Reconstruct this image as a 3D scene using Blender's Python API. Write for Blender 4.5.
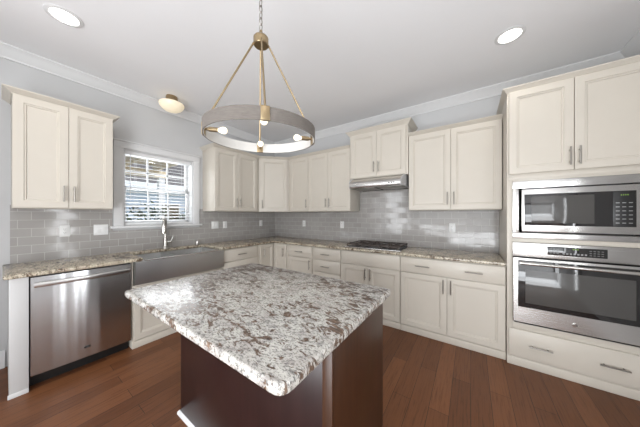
import bpy, bmesh, math, random
from mathutils import Vector, Matrix
random.seed(7)
R = math.radians
scene = bpy.context.scene
for o in list(bpy.data.objects):
    bpy.data.objects.remove(o)

# ------------------------------------------------------------ camera, world, lights, exposure
cam_d = bpy.data.cameras.new('camera')
cam_d.sensor_width = 36.0
cam_d.lens = 218.87 / 640 * 36.0
cam_d.shift_y = 0.0026
cam_d.clip_start = 0.05
cam = bpy.data.objects.new('camera', cam_d)
scene.collection.objects.link(cam)
cam.location = (3.415, -3.278, 1.3525)
cam.rotation_euler = (R(90), 0, 0.6026)
scene.camera = cam

world = bpy.data.worlds.new('world')
scene.world = world
world.use_nodes = True
wn = world.node_tree
sky = wn.nodes.new('ShaderNodeTexSky')
sky.sky_type = 'NISHITA'
sky.sun_disc = False
sky.sun_elevation = R(50)
sky.sun_rotation = R(60)
wn.links.new(sky.outputs['Color'], wn.nodes['Background'].inputs['Color'])
wn.nodes['Background'].inputs['Strength'].default_value = 0.22


def light(name, kind, loc, rot, energy, color=(1, 1, 1), **kw):
    d = bpy.data.lights.new(name, kind)
    d.energy = energy
    d.color = color
    for k, v in kw.items():
        setattr(d, k, v)
    o = bpy.data.objects.new(name, d)
    scene.collection.objects.link(o)
    o.location = loc
    o.rotation_euler = rot
    return o


light('sun', 'SUN', (4, 8, 9), Vector((4, 8, 9)).to_track_quat('Z', 'Y').to_euler(), 3.0, (1, .96, .9), angle=R(1))
# daylight through the glazed door of the living area behind the kitchen
light('patio_door_daylight', 'AREA', (.05, -6.6, 1.40), (0, R(-90), 0), 12, (.94, .972, 1),
      shape='RECTANGLE', size=2.0, size_y=1.2)
for dy in (-2.565, -2.435):  # strips added so the dishwasher steel shows bright streaks
    light('streak_strip_light', 'AREA', (4.626 - .03, dy, 1.30), (0, R(90), 0), 5, (.94, .972, 1),
          shape='RECTANGLE', size=1.7, size_y=.10)
# added side, rear and upward fill lights, and the rear door
light('side_fill', 'AREA', (4.59, -6.2, 1.35), (0, R(90), 0), 56, (.93, .968, 1),  # unseen panel added to light the window wall
      shape='RECTANGLE', size=2.2, size_y=1.8)
light('rear_fill', 'AREA', (2.9, -7.35, 1.35), (R(90), 0, R(4)), 46, (.93, .968, 1),  # unseen panel added as frontal fill; the rear wall is solid
      shape='RECTANGLE', size=3.2, size_y=2.3)
light('rear_door_daylight', 'AREA', (.55, -7.3, 1.5), (R(90), 0, R(-22)), 20, (.93, .968, 1),
      shape='RECTANGLE', size=.6, size_y=1.75)
light('fill_uplight', 'AREA', (3.25, -4.7, .5), (R(147), 0, R(-8)), 62, (.925, .965, 1),  # unseen lamp added to brighten the ceiling and cabinets
      shape='RECTANGLE', size=2.4, size_y=1.3)
# daylight through the kitchen window
light('kitchen_daylight', 'AREA', (-.30, -2.06, 1.75), (0, R(-90), 0), 6.5, (.93, .97, 1),
      shape='RECTANGLE', size=.75, size_y=.72)
vs = scene.view_settings
scene.display_settings.display_device = 'sRGB'
vs.view_transform = 'Standard'
vs.look = 'None'
vs.use_curve_mapping = False
vs.gamma = 1.0
vs.exposure = 0.54

# ------------------------------------------------------------ materials


def new_mat(name):
    m = bpy.data.materials.new(name)
    m.use_nodes = True
    nt = m.node_tree
    b = nt.nodes['Principled BSDF']
    return m, nt, b


def plain(name, col, rough=.5, metal=0, spec=.5, var=.0, scale=8, bump=0, emit=None, estr=0):
    m, nt, b = new_mat(name)
    b.inputs['Base Color'].default_value = (*col, 1)
    b.inputs['Roughness'].default_value = rough
    b.inputs['Metallic'].default_value = metal
    b.inputs['Specular IOR Level'].default_value = spec
    tc = nt.nodes.new('ShaderNodeTexCoord')
    nz = nt.nodes.new('ShaderNodeTexNoise')
    nz.inputs['Scale'].default_value = scale
    nz.inputs['Detail'].default_value = 4
    nt.links.new(tc.outputs['Object'], nz.inputs['Vector'])
    if var:
        r = nt.nodes.new('ShaderNodeValToRGB')
        r.color_ramp.elements[0].position = .3
        r.color_ramp.elements[1].position = .7
        r.color_ramp.elements[0].color = (*[c * (1 - var) for c in col], 1)
        r.color_ramp.elements[1].color = (*[min(1, c * (1 + var)) for c in col], 1)
        nt.links.new(nz.outputs['Fac'], r.inputs['Fac'])
        nt.links.new(r.outputs['Color'], b.inputs['Base Color'])
    if bump:
        bp = nt.nodes.new('ShaderNodeBump')
        bp.inputs['Strength'].default_value = bump
        bp.inputs['Distance'].default_value = .002
        nt.links.new(nz.outputs['Fac'], bp.inputs['Height'])
        nt.links.new(bp.outputs['Normal'], b.inputs['Normal'])
    if emit:
        b.inputs['Emission Color'].default_value = (*emit, 1)
        b.inputs['Emission Strength'].default_value = estr
    return m


def stainless(name, col=(.66, .65, .635), rough=.25, stretch=(2, 2, 400), ripple=0, aniso=.0, rv=.07):
    m, nt, b = new_mat(name)
    b.inputs['Base Color'].default_value = (*col, 1)
    b.inputs['Metallic'].default_value = 1
    b.inputs['Anisotropic'].default_value = aniso
    if aniso:
        tg = nt.nodes.new('ShaderNodeCombineXYZ')     # horizontal brushing: highlights spread upright
        tg.inputs[2].default_value = 1
        nt.links.new(tg.outputs[0], b.inputs['Tangent'])
    tc = nt.nodes.new('ShaderNodeTexCoord')
    mp = nt.nodes.new('ShaderNodeMapping')
    mp.inputs['Scale'].default_value = stretch
    nz = nt.nodes.new('ShaderNodeTexNoise')
    nz.inputs['Scale'].default_value = 1
    nz.inputs['Detail'].default_value = 3
    mr = nt.nodes.new('ShaderNodeMapRange')
    mr.inputs['To Min'].default_value = rough - rv * .8
    mr.inputs['To Max'].default_value = rough + rv
    L = nt.links.new
    L(tc.outputs['Object'], mp.inputs['Vector'])
    L(mp.outputs['Vector'], nz.inputs['Vector'])
    L(nz.outputs['Fac'], mr.inputs['Value'])
    L(mr.outputs['Result'], b.inputs['Roughness'])
    if ripple:
        mp2 = nt.nodes.new('ShaderNodeMapping')
        mp2.inputs['Scale'].default_value = (7, 7, .35)
        n2 = nt.nodes.new('ShaderNodeTexNoise')
        n2.inputs['Scale'].default_value = 1
        n2.inputs['Detail'].default_value = 1
        bp = nt.nodes.new('ShaderNodeBump')
        bp.inputs['Strength'].default_value = 1
        bp.inputs['Distance'].default_value = ripple
        L(tc.outputs['Object'], mp2.inputs['Vector'])
        L(mp2.outputs['Vector'], n2.inputs['Vector'])
        L(n2.outputs['Fac'], bp.inputs['Height'])
        L(bp.outputs['Normal'], b.inputs['Normal'])
    return m


def ramp(nt, src, stops):
    r = nt.nodes.new('ShaderNodeValToRGB')
    e = r.color_ramp.elements
    while len(e) < len(stops):
        e.new(.5)
    for el, (p, c) in zip(e, stops):
        el.position = p
        el.color = (*c, 1) if len(c) == 3 else c
    nt.links.new(src, r.inputs['Fac'])
    return r.outputs['Color']


def mixc(nt, fac, a, b):
    m = nt.nodes.new('ShaderNodeMix')
    m.data_type = 'RGBA'
    for s, v in ((m.inputs[0], fac), (m.inputs[6], a), (m.inputs[7], b)):
        if hasattr(v, 'links'):
            nt.links.new(v, s)
        elif isinstance(v, (int, float)):
            s.default_value = v
        else:
            s.default_value = (*v, 1)
    return m.outputs[2]


def noise(nt, vec, scale, detail=4, rough=.6, dist=0):
    n = nt.nodes.new('ShaderNodeTexNoise')
    n.inputs['Scale'].default_value = scale
    n.inputs['Detail'].default_value = detail
    n.inputs['Roughness'].default_value = rough
    n.inputs['Distortion'].default_value = dist
    nt.links.new(vec, n.inputs['Vector'])
    return n.outputs['Fac']


def granite(name, base, mid, blot, blot_lo, blot_hi, scale=1.0):
    m, nt, b = new_mat(name)
    tc = nt.nodes.new('ShaderNodeTexCoord')
    mp = nt.nodes.new('ShaderNodeMapping')
    mp.inputs['Rotation'].default_value = (0, 0, R(35))
    mp.inputs['Scale'].default_value = (scale, scale * 1.9, scale)
    nt.links.new(tc.outputs['Object'], mp.inputs['Vector'])
    v = mp.outputs['Vector']
    lt = [min(1, x * 1.12) for x in base]
    c = ramp(nt, noise(nt, v, 22, 9, .78, .4), [(.34, [x * .55 for x in mid]), (.42, mid), (.485, base), (.56, lt), (.66, [x * .82 for x in base])])
    # cloudy grey and rose tinted zones
    zone = ramp(nt, noise(nt, v, 5.5, 4, .6, .5), [(.46, (0, 0, 0)), (.66, (.55, .55, .55))])
    c = mixc(nt, zone, c, (mid[0] * 1.12, mid[1] * 1.02, mid[2] * 1.0))
    # fine grains
    grain = ramp(nt, noise(nt, v, 70, 4, .75), [(.40, (.9, .9, .9)), (.49, (0, 0, 0))])
    c = mixc(nt, grain, c, [x * .42 for x in mid])
    # brown mineral blotches drifting in one direction
    bl = noise(nt, v, 17, 6, .70, .8)
    big = noise(nt, v, 2.6, 2, .5)
    ad = nt.nodes.new('ShaderNodeMath')
    ad.operation = 'MULTIPLY_ADD'
    ad.inputs[1].default_value = .30
    nt.links.new(big, ad.inputs[0])
    nt.links.new(bl, ad.inputs[2])
    mask = ramp(nt, ad.outputs[0], [(blot_lo, (0, 0, 0)), (blot_hi, (.92, .92, .92))])
    bc = ramp(nt, noise(nt, v, 45, 3, .7), [(.35, [x * .3 for x in blot]), (.6, blot), (.75, [min(1, x * 1.8) for x in blot])])
    c = mixc(nt, mask, c, bc)
    # dark specks
    vo = nt.nodes.new('ShaderNodeTexVoronoi')
    vo.inputs['Scale'].default_value = 48
    nt.links.new(v, vo.inputs['Vector'])
    sp = ramp(nt, vo.outputs['Distance'], [(.16, (1, 1, 1)), (.26, (0, 0, 0))])
    gate = ramp(nt, noise(nt, v, 9, 3, .6), [(.45, (0, 0, 0)), (.53, (.9, .9, .9))])
    mu = nt.nodes.new('ShaderNodeMath')
    mu.operation = 'MULTIPLY'
    nt.links.new(sp, mu.inputs[0])
    nt.links.new(gate, mu.inputs[1])
    c = mixc(nt, mu.outputs[0], c, (.085, .062, .050))
    nt.links.new(c, b.inputs['Base Color'])
    b.inputs['Roughness'].default_value = .2
    b.inputs['Specular IOR Level'].default_value = .5
    return m


def axis_vec(nt, a, b_):
    tc = nt.nodes.new('ShaderNodeTexCoord')
    s = nt.nodes.new('ShaderNodeSeparateXYZ')
    c = nt.nodes.new('ShaderNodeCombineXYZ')
    nt.links.new(tc.outputs['Object'], s.inputs[0])
    nt.links.new(s.outputs[a], c.inputs[0])
    nt.links.new(s.outputs[b_], c.inputs[1])
    return c.outputs[0]


def tile_mat(name, axis):
    m, nt, b = new_mat(name)
    v = axis_vec(nt, axis, 'Z')
    mp = nt.nodes.new('ShaderNodeMapping')
    mp.inputs['Location'].default_value = (.03, -.914, 0)
    nt.links.new(v, mp.inputs['Vector'])
    br = nt.nodes.new('ShaderNodeTexBrick')
    br.inputs['Scale'].default_value = 1
    br.inputs['Brick Width'].default_value = .1545
    br.inputs['Row Height'].default_value = .0785
    br.inputs['Mortar Size'].default_value = .0017
    br.inputs['Mortar Smooth'].default_value = .3
    br.inputs['Color1'].default_value = (.345, .327, .311, 1)
    br.inputs['Color2'].default_value = (.385, .367, .350, 1)
    br.inputs['Mortar'].default_value = (.56, .55, .53, 1)
    nt.links.new(mp.outputs[0], br.inputs['Vector'])
    nt.links.new(br.outputs['Color'], b.inputs['Base Color'])
    rr = ramp(nt, br.outputs['Fac'], [(0, (.10, .10, .10)), (1, (.7, .7, .7))])
    nt.links.new(rr, b.inputs['Roughness'])
    nz = noise(nt, v, 14, 2, .5)
    ad = nt.nodes.new('ShaderNodeMath')
    ad.operation = 'MULTIPLY_ADD'
    ad.inputs[1].default_value = -1.2
    nt.links.new(br.outputs['Fac'], ad.inputs[0])
    nt.links.new(nz, ad.inputs[2])
    bp = nt.nodes.new('ShaderNodeBump')
    bp.inputs['Strength'].default_value = .25
    bp.inputs['Distance'].default_value = .0015
    nt.links.new(ad.outputs[0], bp.inputs['Height'])
    # every tile is set at a slightly different angle
    sp = nt.nodes.new('ShaderNodeSeparateXYZ')
    nt.links.new(mp.outputs[0], sp.inputs[0])

    def mth(op, a, bb=None):
        n = nt.nodes.new('ShaderNodeMath')
        n.operation = op
        for i, q in enumerate((a, bb)):
            if q is None:
                continue
            if hasattr(q, 'links'):
                nt.links.new(q, n.inputs[i])
            else:
                n.inputs[i].default_value = q
        return n.outputs[0]
    row = mth('FLOOR', mth('DIVIDE', sp.outputs[1], .0785))
    sh = mth('MULTIPLY', mth('FLOORED_MODULO', row, 2.0), .5)
    col = mth('FLOOR', mth('ADD', mth('DIVIDE', sp.outputs[0], .1545), sh))
    cv = nt.nodes.new('ShaderNodeCombineXYZ')
    nt.links.new(col, cv.inputs[0])
    nt.links.new(row, cv.inputs[1])
    wnz = nt.nodes.new('ShaderNodeTexWhiteNoise')
    wnz.noise_dimensions = '2D'
    nt.links.new(cv.outputs[0], wnz.inputs['Vector'])
    v1 = nt.nodes.new('ShaderNodeVectorMath')
    v1.operation = 'SUBTRACT'
    nt.links.new(wnz.outputs['Color'], v1.inputs[0])
    v1.inputs[1].default_value = (.5, .5, .5)
    v2 = nt.nodes.new('ShaderNodeVectorMath')
    v2.operation = 'MULTIPLY_ADD'
    nt.links.new(v1.outputs[0], v2.inputs[0])
    v2.inputs[1].default_value = (.034, .034, .034)
    geo = nt.nodes.new('ShaderNodeNewGeometry')
    nt.links.new(geo.outputs['Normal'], v2.inputs[2])
    v3 = nt.nodes.new('ShaderNodeVectorMath')
    v3.operation = 'NORMALIZE'
    nt.links.new(v2.outputs[0], v3.inputs[0])
    nt.links.new(v3.outputs[0], bp.inputs['Normal'])
    nt.links.new(bp.outputs['Normal'], b.inputs['Normal'])
    return m


def floor_mat():
    m, nt, b = new_mat('dark_walnut_planks')
    v = axis_vec(nt, 'Y', 'X')
    br = nt.nodes.new('ShaderNodeTexBrick')
    br.offset = .37
    br.inputs['Scale'].default_value = 1
    br.inputs['Brick Width'].default_value = 1.15
    br.inputs['Row Height'].default_value = .122
    br.inputs['Mortar Size'].default_value = .0016
    br.inputs['Mortar Smooth'].default_value = .2
    br.inputs['Bias'].default_value = 0
    br.inputs['Color1'].default_value = (.122, .043, .016, 1)
    br.inputs['Color2'].default_value = (.205, .079, .031, 1)
    br.inputs['Mortar'].default_value = (.030, .012, .007, 1)
    nt.links.new(v, br.inputs['Vector'])
    mp = nt.nodes.new('ShaderNodeMapping')
    mp.inputs['Scale'].default_value = (1.3, 30, 1)
    nt.links.new(v, mp.inputs['Vector'])
    g = noise(nt, mp.outputs[0], 3, 6, .7, .4)
    gc = ramp(nt, g, [(.30, (.38, .32, .28)), (.50, (.95, .95, .95)), (.75, (1, 1, 1))])
    mul = nt.nodes.new('ShaderNodeMix')
    mul.data_type = 'RGBA'
    mul.blend_type = 'MULTIPLY'
    mul.inputs[0].default_value = .85
    nt.links.new(br.outputs['Color'], mul.inputs[6])
    nt.links.new(gc, mul.inputs[7])
    nt.links.new(mul.outputs[2], b.inputs['Base Color'])
    b.inputs['Roughness'].default_value = .42
    b.inputs['Specular IOR Level'].default_value = .38
    bp = nt.nodes.new('ShaderNodeBump')
    bp.inputs['Strength'].default_value = .25
    bp.inputs['Distance'].default_value = .002
    nt.links.new(g, bp.inputs['Height'])
    nt.links.new(bp.outputs['Normal'], b.inputs['Normal'])
    return m


def wood_mat(name, c0, c1, rough=.32, axis='Z'):
    m, nt, b = new_mat(name)
    tc = nt.nodes.new('ShaderNodeTexCoord')
    mp = nt.nodes.new('ShaderNodeMapping')
    sc = {'X': (1.2, 22, 22), 'Y': (22, 1.2, 22), 'Z': (22, 22, 1.2)}[axis]
    mp.inputs['Scale'].default_value = sc
    nt.links.new(tc.outputs['Object'], mp.inputs['Vector'])
    c = ramp(nt, noise(nt, mp.outputs[0], 2, 5, .65, .3), [(.3, c0), (.7, c1)])
    nt.links.new(c, b.inputs['Base Color'])
    b.inputs['Roughness'].default_value = rough
    return m


def linen_mat():
    m, nt, b = new_mat('taupe_linen')
    tc = nt.nodes.new('ShaderNodeTexCoord')
    c = None
    mp = nt.nodes.new('ShaderNodeMapping')
    mp.inputs['Scale'].default_value = (30, 30, 500)
    nt.links.new(tc.outputs['Object'], mp.inputs['Vector'])
    c = ramp(nt, noise(nt, mp.outputs[0], 1, 4, .7), [(.3, (.11, .096, .085)), (.7, (.18, .16, .142))])
    nt.links.new(c, b.inputs['Base Color'])
    b.inputs['Roughness'].default_value = .9
    return m


def glass_mat(name, tint=(1, 1, 1), refl=.06):
    m, nt, b = new_mat(name)
    nt.nodes.remove(b)
    out = nt.nodes['Material Output']
    t = nt.nodes.new('ShaderNodeBsdfTransparent')
    t.inputs[0].default_value = (*tint, 1)
    g = nt.nodes.new('ShaderNodeBsdfGlossy')
    g.inputs['Roughness'].default_value = .02
    mx = nt.nodes.new('ShaderNodeMixShader')
    mx.inputs[0].default_value = refl
    nt.links.new(t.outputs[0], mx.inputs[1])
    nt.links.new(g.outputs[0], mx.inputs[2])
    nt.links.new(mx.outputs[0], out.inputs['Surface'])
    return m


M = dict(
    steela=stainless('brushed_stainless_front', (.60, .61, .62), .36, aniso=.9),
    steelf=stainless('brushed_stainless_panel', (.60, .59, .575), .24, aniso=.5),
    wall=plain('grey_wall_paint', (.56, .56, .56), .75, var=.015, scale=3, bump=.05),
    ceil=plain('white_ceiling_paint', (.84, .84, .85), .85, var=.01, scale=2),
    trim=plain('white_trim_paint', (.70, .70, .70), .4, var=.01),
    cream=plain('cream_cabinet_paint', (.592, .547, .476), .36, var=.012, scale=6),
    post=plain('off_white_panel_paint', (.54, .535, .53), .45),
    floor=floor_mat(),
    tileL=tile_mat('grey_subway_tile_window_side', 'Y'),
    tileB=tile_mat('grey_subway_tile_range_side', 'X'),
    gran=granite('island_granite', (.54, .525, .485), (.30, .288, .272), (.135, .078, .048), .660, .71, 1.0),
    gran2=granite('counter_granite', (.58, .52, .405), (.33, .28, .21), (.13, .078, .045), .66, .72, 1.0),
    steel=stainless('brushed_stainless'),
    steelv=stainless('rippled_stainless', (.60, .605, .61), .25, (2, 2, 300), .012, .92, .015),
    nickel=stainless('satin_nickel', (.33, .31, .28), .3, (3, 3, 3)),
    chrome=stainless('polished_nickel', (.66, .64, .61), .16, (3, 3, 3)),
    brass=stainless('aged_brass', (.36, .275, .165), .32, (3, 3, 3)),
    silver=plain('silver_painted_steel', (.50, .50, .51), .35),
    basin=stainless('satin_basin_steel', (.70, .70, .69), .42, (3, 3, 3)),
    faucet=stainless('brushed_nickel', (.46, .445, .42), .27, (3, 3, 3)),
    black=plain('black_plastic', (.012, .012, .012), .35),
    glassblk=plain('black_glass', (.018, .017, .017), .03, spec=.7),
    mesh=plain('microwave_window', (.075, .072, .068), .08, spec=.6),
    iron=plain('cast_iron', (.060, .045, .038), .5, var=.2, scale=40),  # brown of the cooktop reflections is put into the iron colour
    plumL=wood_mat('espresso_wood_front', (.014, .0055, .0055), (.024, .010, .0095), .30),  # same wood twice, each face's light put into its colour
    plumR=wood_mat('espresso_wood_floor_tint', (.028, .0095, .0035), (.052, .020, .008), .36),  # browner copy, reflection of the floor put into the colour
    linen=linen_mat(),
    lining=plain('white_lining', (.62, .605, .575), .8),
    bulb=plain('bulb_glow', (1, .9, .75), .2, emit=(1, .86, .62), estr=1.1),
    opal=plain('opal_glass_lit', (.78, .70, .56), .3, emit=(1, .83, .55), estr=.26),
    down=plain('downlight_lens', (1, 1, 1), .4, emit=(1, .97, .90), estr=3.2),
    plate=plain('white_plastic', (.80, .80, .79), .35),
    slot=plain('dark_slot', (.10, .10, .10), .5),
    btn=plain('button_print', (.27, .27, .27), .5),
    led=plain('display_digits', (.1, .2, .02), .4, emit=(.55, .8, .15), estr=.06),
    glass=glass_mat('clear_glass'),
    blind=plain('white_slats', (.82, .82, .82), .45),
    ptan=wood_mat('patio_timber', (.62, .49, .30), (.78, .65, .44), .6, 'X'),
    siding=plain('blue_grey_siding', (.50, .57, .66), .7, var=.06),
    pale=plain('pale_siding', (.72, .74, .76), .7, var=.03),
    roofm=plain('roof_shingle', (.13, .12, .12), .9, var=.2, scale=30),
    lawn=plain('lawn_grass', (.10, .15, .05), .9, var=.35, scale=12),
    leaf=plain('dark_leaves', (.06, .09, .04), .7, var=.5, scale=20),
    fence=wood_mat('fence_boards', (.34, .28, .20), (.46, .39, .29), .8),
)

# ------------------------------------------------------------ mesh helpers


class MB:
    def __init__(self):
        self.bm = bmesh.new()

    def _merge(self, t, mat=None):
        if mat is not None:
            t.transform(mat)
        me = bpy.data.meshes.new('tmp')
        t.to_mesh(me)
        t.free()
        self.bm.from_mesh(me)
        bpy.data.meshes.remove(me)
        return self

    def box(self, x0, x1, y0, y1, z0, z1, bev=0, seg=2, mat=None):
        t = bmesh.new()
        bmesh.ops.create_cube(t, size=1)
        sx, sy, sz = abs(x1 - x0), abs(y1 - y0), abs(z1 - z0)
        for v in t.verts:
            v.co = Vector(((x0 + x1) / 2 + v.co.x * sx, (y0 + y1) / 2 + v.co.y * sy, (z0 + z1) / 2 + v.co.z * sz))
        if bev:
            bmesh.ops.bevel(t, geom=t.edges[:], offset=min(bev, min(sx, sy, sz) * .45), segments=seg, profile=.5, affect='EDGES')
        return self._merge(t, mat)

    def rings(self, x0, x1, z0, z1, yback, steps):
        """rectangular panel facing -y; steps = [(inset, y)] from outside to centre"""
        t = bmesh.new()
        loops = [[t.verts.new(p) for p in ((x0, yback, z0), (x1, yback, z0), (x1, yback, z1), (x0, yback, z1))]]
        for ins, y in steps:
            a = ins
            loops.append([t.verts.new(p) for p in ((x0 + a, y, z0 + a), (x1 - a, y, z0 + a), (x1 - a, y, z1 - a), (x0 + a, y, z1 - a))])
        for p, q in zip(loops, loops[1:]):
            for i in range(4):
                j = (i + 1) % 4
                t.faces.new((p[i], p[j], q[j], q[i]))
        t.faces.new(loops[-1])
        t.faces.new(loops[0][::-1])
        bmesh.ops.recalc_face_normals(t, faces=t.faces[:])
        return self._merge(t)

    def tube(self, pts, r, n=12, mat=None):
        t = bmesh.new()
        pts = [Vector(p) for p in pts]
        prev = None
        up = None
        for i, p in enumerate(pts):
            d = (pts[min(i + 1, len(pts) - 1)] - pts[max(i - 1, 0)]).normalized()
            if up is None:
                up = Vector((0, 0, 1)) if abs(d.z) < .9 else Vector((1, 0, 0))
            a = d.cross(up).normalized()
            b = a.cross(d).normalized()
            up = b
            rr = r[i] if isinstance(r, (list, tuple)) else r
            ring = [t.verts.new(p + a * math.cos(2 * math.pi * k / n) * rr + b * math.sin(2 * math.pi * k / n) * rr) for k in range(n)]
            if prev:
                for k in range(n):
                    t.faces.new((prev[k], prev[(k + 1) % n], ring[(k + 1) % n], ring[k]))
            else:
                t.faces.new(ring[::-1])
            prev = ring
        t.faces.new(prev)
        bmesh.ops.recalc_face_normals(t, faces=t.faces[:])
        return self._merge(t, mat)

    def lathe(self, prof, n=32, mat=None, closed=False):
        """prof [(r,z)] turned about z"""
        t = bmesh.new()
        rings = []
        for r, z in prof:
            if r < 1e-6:
                rings.append([t.verts.new((0, 0, z))])
            else:
                rings.append([t.verts.new((r * math.cos(2 * math.pi * k / n), r * math.sin(2 * math.pi * k / n), z)) for k in range(n)])
        pairs = list(zip(rings, rings[1:]))
        if closed:
            pairs.append((rings[-1], rings[0]))
        for p, q in pairs:
            for k in range(n):
                j = (k + 1) % n
                if len(p) == 1 and len(q) == 1:
                    continue
                if len(p) == 1:
                    t.faces.new((p[0], q[j], q[k]))
                elif len(q) == 1:
                    t.faces.new((p[k], p[j], q[0]))
                else:
                    t.faces.new((p[k], p[j], q[j], q[k]))
        bmesh.ops.recalc_face_normals(t, faces=t.faces[:])
        return self._merge(t, mat)

    def prism(self, poly, z0, z1, bev=0, mat=None, seg=3):
        """polygon in xy extruded in z; perimeter edges bevelled"""
        t = bmesh.new()
        lo = [t.verts.new((x, y, z0)) for x, y in poly]
        hi = [t.verts.new((x, y, z1)) for x, y in poly]
        n = len(poly)
        t.faces.new(lo[::-1])
        t.faces.new(hi)
        for i in range(n):
            j = (i + 1) % n
            t.faces.new((lo[i], lo[j], hi[j], hi[i]))
        bmesh.ops.recalc_face_normals(t, faces=t.faces[:])
        if bev:
            es = [e for e in t.edges if abs(e.verts[0].co.z - e.verts[1].co.z) < 1e-6]
            bmesh.ops.bevel(t, geom=es, offset=bev, segments=seg, profile=.5, affect='EDGES')
        return self._merge(t, mat)

    def sweep(self, path, prof, mat=None):
        """profile [(outward offset, z)] (closed) swept along an open xy path; outward = right of travel"""
        t = bmesh.new()
        P = [Vector(p) for p in path]
        loops = []
        for i, p in enumerate(P):
            d0 = (P[i] - P[i - 1]).normalized() if i else (P[1] - P[0]).normalized()
            d1 = (P[i + 1] - P[i]).normalized() if i + 1 < len(P) else d0
            n0, n1 = Vector((d0.y, -d0.x)), Vector((d1.y, -d1.x))
            m = (n0 + n1)
            m = m / (1 + n0.dot(n1))
            loops.append([t.verts.new((p.x + m.x * o, p.y + m.y * o, z)) for o, z in prof])
        k = len(prof)
        for a, b in zip(loops, loops[1:]):
            for i in range(k):
                j = (i + 1) % k
                t.faces.new((a[i], a[j], b[j], b[i]))
        t.faces.new(loops[0][::-1])
        t.faces.new(loops[-1])
        bmesh.ops.recalc_face_normals(t, faces=t.faces[:])
        return self._merge(t, mat)

    def build(self, name, mat, parent=None, smooth=True, loc=None):
        me = bpy.data.meshes.new(name)
        self.bm.to_mesh(me)
        self.bm.free()
        me.materials.append(mat)
        if smooth:
            me.shade_smooth()
            try:
                me.set_sharp_from_angle(angle=R(32))
            except Exception:
                pass
        o = bpy.data.objects.new(name, me)
        scene.collection.objects.link(o)
        if parent:
            o.parent = parent
        if loc:
            o.location = loc
        return o


def tag(o, label, cat, group=None):
    o['label'] = label
    o['category'] = cat
    if group:
        o['group'] = group
    return o


def thing(name, label, cat, loc=(0, 0, 0), rz=0, group=None):
    o = bpy.data.objects.new(name, None)
    o.empty_display_size = .1
    scene.collection.objects.link(o)
    o.location = loc
    o.rotation_euler = (0, 0, rz)
    return tag(o, label, cat, group)


def struct(o):
    o['kind'] = 'structure'
    return o


def dup_tree(root, loc, label, rz=None):
    def cp(o, par):
        c = o.copy()
        scene.collection.objects.link(c)
        if par:
            c.parent = par
        for ch in list(o.children):
            cp(ch, c)
        return c
    r = cp(root, None)
    r.location = loc
    if rz is not None:
        r.rotation_euler = (0, 0, rz)
    r['label'] = label
    return r


def round_poly(pts, rad, n=5):
    out = []
    k = len(pts)
    for i, p in enumerate(pts):
        r = rad[i] if isinstance(rad, (list, tuple)) else rad
        p = Vector(p)
        if not r:
            out.append(tuple(p))
            continue
        a = (Vector(pts[i - 1]) - p).normalized()
        b = (Vector(pts[(i + 1) % k]) - p).normalized()
        for j in range(n + 1):
            t = j / n
            q = (p + a * r) * (1 - t) ** 2 + p * 2 * t * (1 - t) + (p + b * r) * t ** 2
            out.append(tuple(q))
    return out


# ------------------------------------------------------------ room shell
XW, YR, H = 4.626, -7.5, 2.845      # east wall, rear wall, ceiling
struct(MB().box(-.15, XW + .15, YR - .15, .15, -.12, 0).build('floor', M['floor']))
struct(MB().box(-.15, XW + .15, YR - .15, .15, H, H + .15).build('ceiling', M['ceil']))
WY0, WY1, WZ0, WZ1 = -2.455, -1.665, 1.232, 2.150     # window opening
mb = MB()
mb.box(-.15, 0, YR, WY0, 0, H).box(-.15, 0, WY1, .15, 0, H).box(-.15, 0, WY0, WY1, 0, WZ0).box(-.15, 0, WY0, WY1, WZ1, H)
struct(mb.build('wall_left', M['wall'], smooth=False))
struct(MB().box(0, XW, 0, .15, 0, H).build('wall_back', M['wall']))
struct(MB().box(.001, .66, -3.90, -3.78, .001, H - .001).build('shade_wall_stub', M['wall'], smooth=False))  # stub wall added out of view to shade the window wall end
struct(MB().box(XW, XW + .15, YR, .15, 0, H).build('wall_right', M['wall']))
struct(MB().box(-.15, XW + .15, YR - .15, YR, 0, H).build('wall_rear', M['wall']))
# crown moulding around the ceiling
prof = [(0, H), (.092, H), (.092, H - .012), (.080, H - .018), (.066, H - .034), (.040, H - .058), (.024, H - .078), (.016, H - .085), (.014, H - .100), (0, H - .100)]
struct(MB().sweep([(0, -3.778), (0, 0), (XW, 0), (XW, YR)], prof).build('trim_1', M['trim']))
# baseboard on the open stretch of the window wall and the far walls
bprof = [(0, 0), (.016, 0), (.016, .125), (.011, .135), (.009, .15), (0, .155)]
struct(MB().sweep([(0, -3.778), (0, -3.262)], bprof).build('baseboard_left', M['trim']))
struct(MB().sweep([(XW, -.75), (XW, -2.18)], bprof).build('baseboard_right', M['trim']))
# tiled backsplash
mb = MB()
mb.box(.001, .009, -3.237, WY0 - .1, .914, 1.445).box(.001, .009, WY0 - .1, WY1 + .1, .914, WZ0 - .06).box(.001, .009, WY1 + .1, -.001, .914, 1.445)
struct(mb.build('trim_2', M['tileL'], smooth=False))
mb = MB()
mb.box(.009, 1.95, -.009, -.001, .914, 1.445).box(1.95, 2.77, -.009, -.001, .914, 1.90).box(2.77, 3.689, -.009, -.001, .914, 1.445)
struct(mb.build('trim_3', M['tileB'], smooth=False))

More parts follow.
